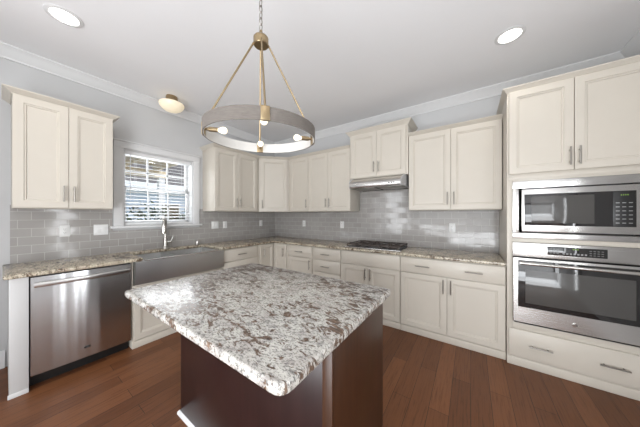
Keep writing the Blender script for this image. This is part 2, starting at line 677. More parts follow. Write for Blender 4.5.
# ------------------------------------------------------------ kitchen window
win = bpy.data.objects.new('window_1', None)
scene.collection.objects.link(win)
struct(win)
CW = .092
mb = MB()
mb.box(.0, .020, WY0 - CW, WY0, WZ0 - .01, WZ1 + .078, .003)
mb.box(.0, .020, WY1, WY1 + CW, WZ0 - .01, WZ1 + .078, .003)
mb.box(.0, .022, WY0 - CW, WY1 + CW, WZ1, WZ1 + .078, .003)
mb.box(.0, .032, WY0 - CW - .012, WY1 + CW + .012, WZ1 + .078, WZ1 + .096, .004)
mb.build('casing', M['trim'], win)
mb = MB()
mb.box(-.15, -.0, WY0, WY0 + .012, WZ0, WZ1).box(-.15, 0, WY1 - .012, WY1, WZ0, WZ1).box(-.15, 0, WY0, WY1, WZ1 - .012, WZ1).box(-.15, 0, WY0, WY1, WZ0, WZ0 + .008)
mb.build('jamb', M['trim'], win)
MB().box(.0, .05, WY0 - CW - .03, WY1 + CW + .03, WZ0 - .035, WZ0 - .010, .006).build('sill', M['trim'], win)


def sash(name, x, z0, z1):
    y0, y1, f = WY0 + .013, WY1 - .013, .036
    mb = MB()
    mb.box(x - .03, x, y0, y0 + f, z0, z1, .003).box(x - .03, x, y1 - f, y1, z0, z1, .003)
    mb.box(x - .03, x, y0, y1, z0, z0 + f, .003).box(x - .03, x, y0, y1, z1 - f, z1, .003)
    s = mb.build(name, M['trim'], win)
    mb = MB()
    for k in (1, 2):
        yy = y0 + f + (y1 - y0 - 2 * f) * k / 3
        mb.box(x - .024, x - .006, yy - .009, yy + .009, z0 + f, z1 - f)
    zm = (z0 + z1) / 2
    mb.box(x - .024, x - .006, y0 + f, y1 - f, zm - .009, zm + .009)
    mb.build('muntin', M['trim'], s)
    MB().box(x - .017, x - .013, y0 + f, y1 - f, z0 + f, z1 - f).build('pane', M['glass'], s)


zmid = (WZ0 + WZ1) / 2
sash('lower_sash', -.095, WZ0 + .008, zmid + .018)
sash('upper_sash', -.127, zmid - .018, WZ1 - .012)

# horizontal blind hung inside the window reveal
bl = thing('window_blind', 'white horizontal slat blind lowered and tilted open over the sink window', 'blind', (-.04, (WY0 + WY1) / 2, WZ0))
hw = (WY1 - WY0) / 2 - .016
MB().box(-.025, .028, -hw, hw, WZ1 - WZ0 - .058, WZ1 - WZ0 - .014, .003).build('headrail', M['blind'], bl)
mb = MB()
zz = .05
while zz < WZ1 - WZ0 - .07:
    mb.box(-.024, .024, -hw, hw, -.0013, .0013, mat=Matrix.Translation((0, 0, zz)) @ Matrix.Rotation(R(14), 4, 'Y'))
    zz += .0445
mb.build('slats', M['blind'], bl, smooth=False)
MB().box(-.024, .024, -hw, hw, .010, .026, .003).build('bottom_rail', M['blind'], bl)
mb = MB()
for yy in (-.27, 0, .27):
    for xx in (-.025, .025):
        mb.tube([(xx, yy, .02), (xx, yy, WZ1 - WZ0 - .05)], .0012, 5)
mb.build('ladder_cords', M['blind'], bl)
MB().tube([(.034, -hw + .05, WZ1 - WZ0 - .05), (.034, -hw + .05, .30)], .004, 8).build('tilt_wand', M['blind'], bl)

# glazed door of the living area, and an added one on the side wall
def glazed_door(name, x, sx, y0, y1, z0, z1, nc, nr):
    d = bpy.data.objects.new(name, None)
    scene.collection.objects.link(d)
    struct(d)
    xa, xb = x, x + sx * .05
    mb = MB()
    for a, b in ((y0 - .09, y0), (y1, y1 + .09)):
        mb.box(xa, xb, a, b, .001, z1 + .09, .003)
    mb.box(xa, xb, y0, y1, z1, z1 + .09, .003).box(xa, xb, y0, y1, .001, z0, .003)
    mb.build('frame', M['trim'], d)
    mb = MB()
    xc = x + sx * .075
    for i in range(1, nc):
        yy = y0 + (y1 - y0) * i / nc
        mb.box(xc, xc + sx * .012, yy - .02, yy + .02, z0, z1)
    for i in range(1, nr):
        zz = z0 + (z1 - z0) * i / nr
        mb.box(xc, xc + sx * .012, y0, y1, zz - .02, zz + .02)
    mb.build('muntin', M['trim'], d)


glazed_door('door_1', .001, 1, -7.2, -6.0, .40, 2.40, 2, 4)
glazed_door('streak_light_frame', XW - .001, -1, -2.64, -2.36, .45, 2.15, 1, 3)  # unseen frame added to go with the dishwasher streak lights

# ------------------------------------------------------------ cabinets
DT = .020   # door thickness


def pull(parent, x, z, y, vertical=True, ln=.145):
    mb = MB()
    h = ln / 2
    if vertical:
        mb.tube([(x, y - .030, z - h), (x, y - .030, z + h)], .0058, 10)
        for s in (-.65, .65):
            mb.tube([(x, y, z + s * h), (x, y - .030, z + s * h)], .0045, 8)
    else:
        mb.tube([(x - h, y - .030, z), (x + h, y - .030, z)], .0058, 10)
        for s in (-.65, .65):
            mb.tube([(x + s * h, y, z), (x + s * h, y - .030, z)], .0045, 8)
    return mb.build('handle', M['nickel'], parent)


def door(parent, x0, x1, z0, z1, yf, hx=None, hz=None):
    """recessed panel door whose back is at yf; handle at hx, hz"""
    fr = yf - DT
    mb = MB().rings(x0, x1, z0, z1, yf, [(0, fr + .002), (.002, fr), (.054, fr), (.058, fr + .006), (.066, fr + .006), (.071, fr + .013), (.080, fr + .0135)])
    d = mb.build('door', M['cream'], parent)
    if hx is not None:
        pull(d, hx, hz, fr)
    return d


def drawer(parent, x0, x1, z0, z1, yf, hs=()):
    fr = yf - DT
    mb = MB().rings(x0, x1, z0, z1, yf, [(0, fr + .006), (.003, fr + .003), (.010, fr + .0015), (.013, fr)])
    d = mb.build('drawer', M['cream'], parent)
    for hx in hs:
        pull(d, hx, (z0 + z1) / 2, fr, False)
    return d


CROWN = [(0, 0), (.004, 0), (.006, .012), (.018, .022), (.030, .040), (.044, .050), (.048, .056), (.048, .064), (0, .064)]


def crown(parent, path, z, sc=.66, po=1.0):
    return MB().sweep(path, [(o * po, z + h * sc) for o, h in CROWN]).build('crown_moulding', M['cream'], parent)


def wall_cab(label, loc, rz, w, z0, z1, d, ndoors, crown_path, cz=None, hdl='mid', g=.003, fl=0, fr=0, hh=.145):
    """wall cabinet: local x along the wall, front towards -y; fl, fr = filler stiles"""
    t = thing('wall_cabinet', label, 'cabinet', (loc[0], loc[1], z0), rz)
    h = z1 - z0
    MB().box(.001, w - .001, -.002, -d, 0, h, .0015).build('carcass', M['cream'], t)
    a, b = fl, w - fr
    hz = .135
    if ndoors == 2:
        m = (a + b) / 2
        door(t, a + g, m - g / 2, .008, h - .012, -d, m - .032, hz)
        door(t, m + g / 2, b - g, .008, h - .012, -d, m + .032, hz)
    else:
        hx = b - .032 if hdl == 'right' else a + .032
        door(t, a + g, b - g, .008, h - .012, -d, hx, hz)
    if crown_path:
        crown(t, crown_path, h - .012, 1.0 if z0 > 1.8 else .66)
    return t


Q = math.pi / 2
D = .33
UZ0, UZ1 = 1.412, 2.357
F = D + DT
# window wall
wall_cab('cream two-door wall cabinet beside the window above the dishwasher', (0, -3.232), Q, .612, UZ0, UZ1, D, 2,
         [(0, 0), (0, -F + .012), (.612, -F + .012), (.612, 0)])
wall_cab('cream two-door wall cabinet between the window and the angled corner cabinet', (0, -1.522), Q, .822, UZ0, UZ1, D, 2,
         [(0, 0), (0, -F + .012), (.820, -F + .012)], fr=.05)
# angled corner cabinet
t = thing('corner_wall_cabinet', 'cream single-door wall cabinet set diagonally across the corner', 'cabinet', (0, 0, UZ0))
h = UZ1 - UZ0
c = .698
poly = [(.002, -.002), (.002, -c), (D, -c), (c, -D), (c, -.002)]
MB().prism(poly, 0, h, .001, seg=1).build('carcass', M['cream'], t)
ang = math.pi / 4
dl = bpy.data.objects.new
dlen = math.hypot(c - D, c - D)
fx = MB().rings(.028, dlen - .028, .008, h - .012, 0, [(0, -DT + .002), (.002, -DT), (.054, -DT), (.058, -DT + .006), (.066, -DT + .006), (.071, -DT + .013), (.080, -DT + .0135)])
fx.bm.transform(Matrix.Translation((D, -c, 0)) @ Matrix.Rotation(ang, 4, 'Z'))
dd = fx.build('door', M['cream'], t)
hm = MB()
hm.tube([(.058, -DT - .03, .062), (.058, -DT - .03, .207)], .0058, 10)
for s in (.087, .182):
    hm.tube([(.058, -DT, s), (.058, -DT - .03, s)], .0045, 8)
hm.bm.transform(Matrix.Translation((D, -c, 0)) @ Matrix.Rotation(ang, 4, 'Z'))
hm.build('handle', M['nickel'], dd)
crown(t, [(D + .008, -c - .004), (c + .004, -D - .008)], h - .012)
# range wall
wall_cab('cream single-door wall cabinet next to the angled corner cabinet on the range wall', (.700, 0), 0, .455, UZ0, UZ1, D, 1,
         [(.006, -F + .012), (.455, -F + .012)], hdl='right', fl=.035)
wall_cab('cream two-door wall cabinet next to the hood on the corner side', (1.156, 0), 0, .788, UZ0, UZ1, D, 2,
         [(0, -F + .012), (.788, -F + .012)])
wall_cab('short raised cream two-door cabinet directly above the range hood', (1.947, 0), 0, .816, 1.878, 2.512, D + .03, 2,
         [(0, -.001), (0, -F - .018), (.816, -F - .018), (.816, -.001)], fl=.02, fr=.02)
wall_cab('cream two-door wall cabinet between the range hood and the tall oven cabinet', (2.766, 0), 0, .920, UZ0, UZ1, D, 2,
         [(0, -F + .012), (.920, -F + .012)])

# ---- base cabinets: back wall faces y=-.61 + door
BD = .608
TOP = .882


def base_cab(label, loc, rz, w, name='base_cabinet', x0=0):
    t = thing(name, label, 'cabinet', (loc[0], loc[1], 0), rz)
    MB().box(.001, w - .001, -.012, -BD, .075, TOP - .001, .0015).build('carcass', M['cream'], t)
    MB().box(.001, w - .001, -.30, -BD - .008, .001, .074, .003).build('plinth', M['cream'], t)
    return t


Z1, ZD = .868, .700      # drawer top and bottom
t = base_cab('cream base cabinet with one drawer above one door, beside the corner doors', (.940, 0), 0, .506)
drawer(t, .022, .500, ZD, Z1, -BD, [.26])
door(t, .022, .500, .088, ZD - .008, -BD, .462, .60)
t = base_cab('cream base cabinet of stacked drawers between the one-door base and the cooktop base', (1.447, 0), 0, .489)
for a, b in ((ZD, Z1), (.520, ZD - .008), (.315, .512), (.088, .307)):
    drawer(t, .006, .483, a, b, -BD, [.245])
t = base_cab('cream two-door base cabinet with plain false front under the gas cooktop', (1.937, 0), 0, .797)
drawer(t, .006, .791, ZD, Z1, -BD)
door(t, .006, .397, .088, ZD - .008, -BD, .365, .60)
door(t, .400, .791, .088, ZD - .008, -BD, .432, .60)
t = base_cab('cream base cabinet with one wide two-handled drawer over two doors', (2.735, 0), 0, .952)
drawer(t, .006, .946, ZD, Z1, -BD, [.24, .705])
door(t, .006, .474, .088, ZD - .008, -BD, .442, .60)
door(t, .478, .946, .088, ZD - .008, -BD, .510, .60)

# corner base with two doors folding at the inside corner
t = thing('corner_base_cabinet', 'cream corner base cabinet with two doors meeting at the inside corner', 'cabinet', (0, 0, 0))
poly = [(.012, -.012), (.938, -.012), (.938, -BD), (BD, -BD), (BD, -.945), (.012, -.945)]
MB().prism(poly, .075, TOP - .001).build('carcass', M['cream'], t, smooth=False)
poly = [(.30, -.30), (.938, -.30), (.938, -BD - .008), (BD + .008, -BD - .008), (BD + .008, -.945), (.30, -.945)]
MB().prism(poly, .001, .074).build('plinth', M['cream'], t, smooth=False)
steps = lambda fr: [(0, fr + .002), (.002, fr), (.046, fr), (.050, fr + .006), (.057, fr + .006), (.062, fr + .013), (.069, fr + .0135)]
mb = MB().rings(BD + DT + .002, .912, .088, Z1, -BD, steps(-BD - DT))
d1 = mb.build('door', M['cream'], t)
pull(d1, BD + DT + .225, .74, -BD - DT)
mb = MB().rings(-.912, -BD - DT - .002, .088, Z1, -BD, steps(-BD - DT))
mb.bm.transform(Matrix.Rotation(Q, 4, 'Z'))
d2 = mb.build('door', M['cream'], t)
hm = MB()
hm.tube([(-.852, -BD - DT - .03, .668), (-.852, -BD - DT - .03, .812)], .0058, 10)
for s in (.693, .787):
    hm.tube([(-.852, -BD - DT, s), (-.852, -BD - DT - .03, s)], .0045, 8)
hm.bm.transform(Matrix.Rotation(Q, 4, 'Z'))
hm.build('handle', M['nickel'], d2)

# window wall bases
t = base_cab('cream base cabinet of stacked drawers between the sink and the corner doors', (0, -1.563), Q, .615)
for a, b in ((ZD, Z1), (.520, ZD - .008), (.315, .512), (.088, .307)):
    drawer(t, .006, .580, a, b, -BD, [.293])
t = thing('sink_base_cabinet', 'cream two-door base cabinet beneath the farmhouse sink', 'cabinet', (0, -2.538, 0), Q)
MB().box(.001, .972, -.012, -BD, .075, .636, .001).build('carcass', M['cream'], t)
MB().box(.001, .010, -.012, -BD, .6365, TOP - .001, .001).build('side_stile', M['cream'], t)
MB().box(.966, .972, -.012, -BD, .6365, TOP - .001, .001).build('side_stile', M['cream'], t)
MB().box(.001, .972, -.30, -BD - .008, .001, .074, .003).build('plinth', M['cream'], t)
door(t, .012, .486, .088, .625, -BD, .452, .53)
door(t, .489, .962, .088, .625, -BD, .523, .53)
# end post
t = thing('end_panel', 'white end panel post closing the counter run beside the dishwasher', 'panel', (0, -3.249, 0), Q)
MB().box(0, .088, -.002, -.632, .001, TOP - .001, .002).build('panel_board', M['post'], t)
MB().box(-.006, .088, -.6325, -.640, .001, .035, .003).build('shoe_moulding', M['trim'], t)

# ------------------------------------------------------------ countertops
ps = [(.002, -.002), (3.686, -.002), (3.686, -.652), (.652, -.652), (.652, -1.596), (.165, -1.596), (.165, -2.440), (.652, -2.450), (.652, -3.275), (.002, -3.275)]
pr = [0, 0, .0, .012, .04, .03, .03, .04, .012, 0]
tag(MB().prism(round_poly(ps, pr), TOP, .914, .008).build('countertop', M['gran2']),
    'long beige and brown granite worktop running round the corner under the tiled walls', 'countertop')
ps = [(1.755, -2.876), (3.021, -2.876), (3.027, -1.962), (1.755, -1.962)]
tag(MB().prism(round_poly(ps, [.018, .045, .03, .03]), .876, .914, .010).build('island_countertop', M['gran']),
    'white granite slab with brown flecks lying on the dark kitchen island', 'countertop')

# ------------------------------------------------------------ island
t = thing('kitchen_island', 'dark espresso wood island cabinet standing on the plank floor under the speckled granite slab', 'kitchen island', (2.390, -2.288, 0))
hx, hy = .594, .292
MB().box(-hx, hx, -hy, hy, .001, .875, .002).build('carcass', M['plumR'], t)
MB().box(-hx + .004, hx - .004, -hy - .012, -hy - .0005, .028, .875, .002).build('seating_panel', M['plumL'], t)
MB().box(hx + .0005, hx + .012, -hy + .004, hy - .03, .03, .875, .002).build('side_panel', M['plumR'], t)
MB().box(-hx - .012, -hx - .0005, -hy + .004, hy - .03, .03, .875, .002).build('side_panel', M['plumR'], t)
MB().box(hx - .03, hx + .014, -hy - .014, -hy + .003, .03, .875, .003).build('corner_post', M['plumR'], t)
sh = [(0, 0), (.012, 0), (.012, .008), (.008, .020), (0, .026)]
pa = [(-hx - .012, hy), (-hx - .012, -hy - .012), (hx + .012, -hy - .012), (hx + .012, hy)]
MB().sweep(pa[::-1], [(-o, z + .001) for o, z in sh]).build('shoe_moulding', M['trim'], t)
for xx in (.40, -.35):
    mb = MB().box(xx - .02, xx + .02, -hy - .22, -hy - .013, .868, .8755).box(xx - .02, xx + .02, -hy - .020, -hy - .013, .70, .868)
    mb.build('support_bracket', M['black'], t)
for a, b in ((-hx + .006, -.003), (.003, hx - .006)):
    mb = MB().rings(-b, -a, .12, .86, -hy, [(0, -hy - DT), (.054, -hy - DT), (.060, -hy - DT + .008), (.070, -hy - DT + .008)])
    mb.bm.transform(Matrix.Rotation(math.pi, 4, 'Z'))
    mb.build('door', M['plumR'], t)


# ------------------------------------------------------------ lettering helper
def letters(txt, size, parent, loc, rot, mat, depth=.0006):
    cu = bpy.data.curves.new('lettering', 'FONT')
    cu.body = txt
    cu.size = size
    cu.extrude = depth
    cu.align_x = 'CENTER'
    cu.align_y = 'CENTER'
    ob = bpy.data.objects.new('lettering', cu)
    me = bpy.data.meshes.new_from_object(ob)
    bpy.data.objects.remove(ob)
    me.materials.append(mat)
    o = bpy.data.objects.new('lettering', me)
    scene.collection.objects.link(o)
    o.parent = parent
    o.location = loc
    o.rotation_euler = rot
    return o


def badge(parent, x, y, z, r=.016):
    mb = MB().lathe([(0, .0), (r, .0), (r, .003), (r * .86, .0042), (r * .80, .003), (0, .003)], 24, Matrix.Translation((x, y, z)) @ Matrix.Rotation(R(90), 4, 'X'))
    b = mb.build('badge', M['chrome'], parent)
    letters('GE', r * 1.05, b, (x, y - .0035, z), (R(90), 0, 0), M['slot'])
    return b


# ------------------------------------------------------------ tall oven cabinet
TX0, TW, TD = 3.690, .826, .628
t = thing('tall_oven_cabinet', 'tall cream cabinet housing the microwave and wall oven', 'cabinet', (TX0, 0, 0))
CH = 2.475
mb = MB()
mb.box(.0, .020, -.002, -TD, .075, CH).box(TW - .020, TW, -.002, -TD, .075, CH)
mb.box(.02, TW - .02, -.002, -.02, .075, CH)
for a, b in ((.075, .093), (.36, .385), (1.118, 1.144), (1.665, 1.69), (CH - .02, CH)):
    mb.box(.02, TW - .02, -.02, -TD, a, b)
mb.build('carcass', M['cream'], t, smooth=False)
mb = MB()     # face frame
f0, f1 = -TD - .0005, -TD - .020
mb.box(0, .040, f0, f1, .075, CH, .0015).box(TW - .040, TW, f0, f1, .075, CH, .0015)
mb.box(.040, TW - .040, f0, f1, .33, .398, .0015).box(.040, TW - .040, f0, f1, 1.112, 1.150, .0015).box(.040, TW - .040, f0, f1, 1.655, 1.735, .0015)
mb.box(.040, TW - .040, f0, f1, 2.43, CH, .0015).box(.040, TW - .040, f0, f1, .075, .09, .0015)
mb.build('face_frame', M['cream'], t)
mb = MB().box(.012, TW, f1 - .0005, f1 - .010, 1.672, 1.708, .003)
mb.build('ledge_moulding', M['cream'], t)
yd = f1 - .0005
door(t, .012, TW / 2 - .002, 1.722, 2.462, yd, TW / 2 - .026, 1.83)
door(t, TW / 2 + .002, TW - .012, 1.722, 2.462, yd, TW / 2 + .026, 1.83)
drawer(t, .012, TW - .012, .094, .334, yd, [.215, TW - .215])
MB().box(0, TW, -.30, -TD - .024, .001, .074, .003).build('plinth', M['cream'], t)
crown(t, [(-.0, -.002), (-.0, f1), (TW + .0, f1), (TW + .0, -.002)], CH - .012, .68, .68)
# filler to the wall
struct(MB().box(TX0 + TW + .055, XW - .001, -.002, -.60, .001, 2.50).build('trim_4', M['cream']))

yf = f1       # front of the face frame
# wall oven
o = thing('wall_oven', 'stainless steel wall oven with black glass door below the microwave', 'oven', (TX0 + TW / 2, 0, .399))
w = .376
MB().box(-.365, .365, -.06, yf + .002, .006, .702).build('oven_body', M['black'], o)
MB().box(-w, w, yf - .001, yf - .020, .588, .711, .004).build('control_panel', M['steelf'], o)
pn = MB().box(-.155, .170, yf - .0205, yf - .0245, .620, .690, .008).build('keypad', M['glassblk'], o)
for r_ in range(3):
    for c_ in (-.135, -.115, -.095, .085, .105, .125, .145):
        MB().box(c_ - .006, c_ + .006, yf - .0246, yf - .0250, .635 + r_ * .017, .638 + r_ * .017).build('button', M['btn'], pn)
for c_ in (-.06, -.04, -.02, 0, .02, .04, .06):
    MB().box(c_ - .006, c_ + .006, yf - .0246, yf - .0250, .632, .644).build('button', M['btn'], pn)
mb = MB()
for c_ in (-.006, .006, .018):
    mb.box(c_ - .004, c_ + .004, yf - .0246, yf - .0250, .672, .682)
mb.build('display', M['led'], pn)
dr = MB().rings(-w, w, .0135, .580, yf - .001, [(0, yf - .038), (.004, yf - .042), (.034, yf - .042)])
MBd = dr.build('door', M['steelf'], o)
MB().box(-w + .034, w - .034, yf - .0425, yf - .0445, .150, .560, .002).build('glass', M['glassblk'], MBd)
MB().box(-w + .082, w - .082, yf - .0447, yf - .0452, .190, .480, .001).build('window', M['mesh'], MBd)
mb = MB().tube([(-w + .040, yf - .092, .540), (w - .040, yf - .092, .540)], .0125, 14)
for s in (-1, 1):
    mb.tube([(s * (w - .06), yf - .044, .540), (s * (w - .06), yf - .092, .540)], .009, 10)
mb.build('handle', M['chrome'], MBd)
badge(MBd, .0, yf - .0425, .075, .017)
MB().box(-w + .01, w - .01, yf - .001, yf - .030, .0005, .0125).build('vent_shadow_strip', M['black'], o)  # black strip also stands in for the shadow gap under the oven

# microwave with its trim kit
m_ = thing('microwave', 'built-in stainless microwave with surround above the wall oven', 'microwave', (TX0 + TW / 2, 0, 1.151))
zt = .503
MB().box(-.30, .30, -.10, yf + .002, .05, .45).build('microwave_body', M['black'], m_)
mb = MB()
mb.box(-w, w, yf - .001, yf - .014, 0, .045, .003).box(-w, w, yf - .001, yf - .014, .438, zt, .003)
mb.box(-w, -w + .044, yf - .001, yf - .014, .045, .438, .003).box(w - .044, w, yf - .001, yf - .014, .045, .438, .003)
mb.build('trim_kit', M['steelf'], m_)
dr = MB().box(-.318, .318, yf - .004, yf - .034, .058, .428, .006).build('door', M['steelf'], m_)
MB().box(-.300, .298, yf - .0345, yf - .0375, .114, .382, .003).build('glass', M['glassblk'], dr)
MB().box(-.255, .100, yf - .0377, yf - .0382, .135, .362, .001).build('window', M['mesh'], dr)
mb = MB().box(.190, .292, yf - .0377, yf - .0384, .120, .376, .001)
kp = mb.build('keypad', M['black'], dr)
for r_ in range(6):
    for c_ in range(3):
        xx, z_ = .212 + c_ * .030, .140 + r_ * .030
        MB().box(xx - .009, xx + .009, yf - .0385, yf - .0389, z_, z_ + .006).build('button', M['btn'], kp)
mb = MB()
for c_ in range(4):
    mb.box(.226 + c_ * .010, .232 + c_ * .010, yf - .0385, yf - .0389, .347, .355)
mb.build('display', M['led'], kp)
badge(dr, .0, yf - .0345, .085, .015)

# ------------------------------------------------------------ dishwasher
dw = thing('dishwasher', 'stainless steel dishwasher with bar handle beside the white end panel', 'dishwasher', (0, -3.157, 0), Q)
ww = .612
MB().box(.006, ww - .006, -.05, -.590, .105, TOP - .008).build('tub', M['black'], dw)
MB().box(.004, ww - .004, -.30, -.545, .001, .100).build('toe_kick', M['black'], dw)
nx = 14
pts = [(.004 + (ww - .008) * i / nx, -.628 - .010 * math.sin(math.pi * i / nx)) for i in range(nx + 1)]
poly = [(.004, -.592)] + pts + [(ww - .004, -.592)]
dd = MB().prism(poly, .108, TOP - .012, .002).build('door', M['steelv'], dw)
MB().box(.012, ww - .012, -.600, -.634, TOP - .0115, TOP - .006, .001).build('control_strip', M['black'], dd)
mb = MB()
hp = [(.018 + (ww - .036) * i / 12, -.672 - .010 * math.sin(math.pi * i / 12), .812) for i in range(13)]
mb.prism([(x, y + .010) for x, y, _ in hp] + [(x, y - .010) for x, y, _ in hp[::-1]], .796, .832, .006)
for s in (.055, ww - .055):
    mb.tube([(s, -.63, .812), (s, -.672, .812)], .010, 10)
mb.build('handle', M['steel'], dd)
bg = MB().box(.288, .324, -.6385, -.6415, .190, .205, .003).build('badge', M['black'], dd)
letters('GE', .011, bg, (.306, -.642, .1975), (R(90), 0, 0), M['btn'])

# ------------------------------------------------------------ farmhouse sink
s = thing('farmhouse_sink', 'stainless double-bowl apron-front sink below the window', 'sink', (0, -2.524, 0), Q)
sw = .947
nx = 10
poly = [(.001, -.612)] + [(.001 + (sw - .002) * i / nx, -.668 - .010 * math.sin(math.pi * i / nx)) for i in range(nx + 1)] + [(sw - .001, -.612)]
MB().prism(poly, .652, .8805, .004).build('apron', M['steela'], s)
# top ledge between the counter ends
ledge = [(.080, -.611), (.080, -.662)] + [(.082 + .840 * i / nx, -.668 - .009 * math.sin(math.pi * (.09 + .82 * i / nx))) for i in range(nx + 1)] + [(.923, -.662), (.923, -.611)]
MB().prism([(x, y) for x, y in ledge if y > -.69], .8808, .893, .003).build('rim', M['steel'], s)


def basin(x0, x1):
    mb = MB()
    y0, y1 = -.610, -.150
    za, zb = .66, .880
    th = .006
    mb.box(x0, x1, y0, y1, za, za + th, .002)
    mb.box(x0, x0 + th, y0, y1, za + th, zb).box(x1 - th, x1, y0, y1, za + th, zb)
    mb.box(x0 + th, x1 - th, y0, y0 + th, za + th, zb).box(x0 + th, x1 - th, y1 - th, y1, za + th, zb)
    b = mb.build('basin', M['basin'], s)
    mb = MB().lathe([(0, .004), (.028, .004), (.042, .0), (.045, .006), (0, .006)], 20, Matrix.Translation(((x0 + x1) / 2, -.36, za + th)))
    mb.build('drain', M['chrome'], b)


basin(.050, .400)
basin(.414, .912)
MB().box(.401, .413, -.610, -.150, .70, .868, .003).build('divider', M['basin'], s)

# faucet
fa = thing('faucet', 'brushed nickel pull-down faucet rising behind the sink', 'faucet', (.085, -2.05, .9145), Q - .46)
MB().lathe([(0, 0), (.033, 0), (.033, .006), (.028, .014), (.0255, .05), (.0245, .13), (.021, .145), (0, .145)], 24).build('base', M['faucet'], fa)
arch = [(0, 0, .14), (0, 0, .23), (0, 0, .31)] + [(0, -.075 + .075 * math.cos(a), .31 + .088 * math.sin(a)) for a in [math.pi * k / 10 for k in range(1, 10)]] + [(0, -.15, .305)]
MB().tube(arch, .0185, 14).build('spout', M['faucet'], fa)
MB().tube([(0, -.15, .315), (0, -.15, .285), (0, -.152, .225), (0, -.152, .205)], [.023, .027, .031, .028], 16).build('spray_head', M['chrome'], fa)
mb = MB().tube([(.020, 0, .085), (.062, 0, .087)], .017, 12)
mb.tube([(.060, 0, .085), (.074, 0, .115), (.092, -.008, .170)], [.012, .010, .008], 10)
mb.build('lever', M['faucet'], fa)
sd = thing('air_gap_cap', 'small nickel air gap cap on the counter behind the sink', 'air gap', (.085, -1.64, .9145))
MB().lathe([(0, 0), (.022, 0), (.022, .004), (.017, .006), (.017, .05), (.013, .06), (0, .062)], 20).build('cap', M['chrome'], sd)

# ------------------------------------------------------------ cooktop and hood
ck = thing('gas_cooktop', 'black gas cooktop with cast iron grates set in the granite', 'cooktop', (2.350, -.33, .9145))
MB().box(-.375, .375, -.255, .255, 0, .010, .004).build('tray', M['steel'], ck)
MB().box(-.350, .350, -.235, .235, .0102, .014, .002).build('burner_pan', M['glassblk'], ck)
for bx_, by_, br_ in ((-.24, -.12, .035), (-.24, .13, .042), (0, .03, .055), (.24, -.12, .042), (.24, .13, .035)):
    b = MB().lathe([(0, 0), (br_ + .012, 0), (br_ + .012, .006), (br_, .008), (br_, .014), (0, .014)], 20, Matrix.Translation((bx_, by_, .0142))).build('burner', M['iron'], ck)
    MB().lathe([(0, 0), (br_ * .8, 0), (br_ * .8, .005), (br_ * .6, .008), (0, .008)], 20, Matrix.Translation((bx_, by_, .0284))).build('burner_cap', M['black'], b)
for gx in (-.235, 0, .235):
    mb = MB()
    a, b, zt_ = gx - .112, gx + .112, .050
    for yy in (-.225, .225):
        mb.box(a, b, yy - .006, yy + .006, zt_ - .012, zt_, .002)
    for xx in (a + .006, b - .006):
        mb.box(xx - .006, xx + .006, -.225, .225, zt_ - .012, zt_, .002)
    for yy in (-.13, 0, .13):
        mb.box(a, b, yy - .005, yy + .005, zt_ - .010, zt_, .002)
    mb.box(gx - .005, gx + .005, -.225, .225, zt_ - .010, zt_, .002)
    for xx in (a + .008, b - .008):
        for yy in (-.222, .222):
            mb.box(xx - .007, xx + .007, yy - .007, yy + .007, .0142, zt_ - .01)
    mb.build('grate', M['iron'], ck)
for i in range(5):
    MB().lathe([(0, 0), (.016, 0), (.015, .018), (.010, .022), (0, .022)], 16, Matrix.Translation((.355, -.16 + i * .06, .0145))).build('knob', M['black'], ck)

hd = thing('range_hood', 'slim stainless under-cabinet hood above the cooktop', 'range hood', (2.3545, 0, 1.728))
prof = [(-.012, .148), (-.362, .148), (-.375, .146), (-.402, .132), (-.470, .096), (-.492, .078), (-.500, .060), (-.500, .018), (-.492, .002), (-.480, 0), (-.402, 0), (-.012, 0)]


def hood_section(x0, x1, cut0, cut1):
    """hood profile between two ends; cut0 / cut1 = how far each end is chamfered back towards the front"""
    t_ = bmesh.new()
    ch_ = lambda y, c: max(0, -.44 - y) * c
    lo = [t_.verts.new((x0 + ch_(y, cut0), y, z)) for y, z in prof]
    hi = [t_.verts.new((x1 - ch_(y, cut1), y, z)) for y, z in prof]
    t_.faces.new(lo)
    t_.faces.new(hi[::-1])
    for i in range(len(prof)):
        j = (i + 1) % len(prof)
        t_.faces.new((lo[i], hi[i], hi[j], lo[j]))
    bmesh.ops.recalc_face_normals(t_, faces=t_.faces[:])
    return MB()._merge(t_)


hood_section(-.349, .349, 0, 0).build('canopy', M['steelf'], hd)
hood_section(-.379, -.3495, .45, 0).build('end_cap', M['silver'], hd)
hood_section(.3495, .379, 0, .45).build('end_cap', M['silver'], hd)
for xx in (-.18, .18):
    MB().box(xx - .165, xx + .165, -.10, -.44, -.004, -.0005, .001).build('filter', M['nickel'], hd)
for i in range(3):
    MB().box(.20 + i * .03, .215 + i * .03, -.5005, -.503, .03, .045, .001).build('button', M['black'], hd)


# ------------------------------------------------------------ outlets and switches
def plate(name, label, loc, rz, gangs, kind):
    o = thing(name, label, 'switch plate' if kind == 'switch' else 'outlet', loc, rz, )
    w_ = .070 + .046 * (gangs - 1)
    MB().box(-w_ / 2, w_ / 2, -.0005, -.006, -.0575, .0575, .002).build('face_plate', M['plate'], o)
    for gidx in range(gangs):
        xx = (gidx - (gangs - 1) / 2) * .046
        kk = 'outlet' if kind == 'outlet' else 'switch'
        if kk == 'switch':
            MB().box(xx - .0165, xx + .0165, -.0062, -.0095, -.033, .033, .0015).build('rocker', M['plate'], o)
        else:
            b = MB().box(xx - .0165, xx + .0165, -.0062, -.008, -.034, .034, .0015).build('receptacle', M['plate'], o)
            mb = MB()
            for zc in (-.018, .018):
                mb.box(xx - .008, xx - .005, -.0081, -.0086, zc - .004, zc + .007).box(xx + .005, xx + .008, -.0081, -.0086, zc - .004, zc + .007)
                mb.box(xx - .0025, xx + .0025, -.0081, -.0086, zc - .013, zc - .008)
            mb.build('slots', M['slot'], b)
    return o


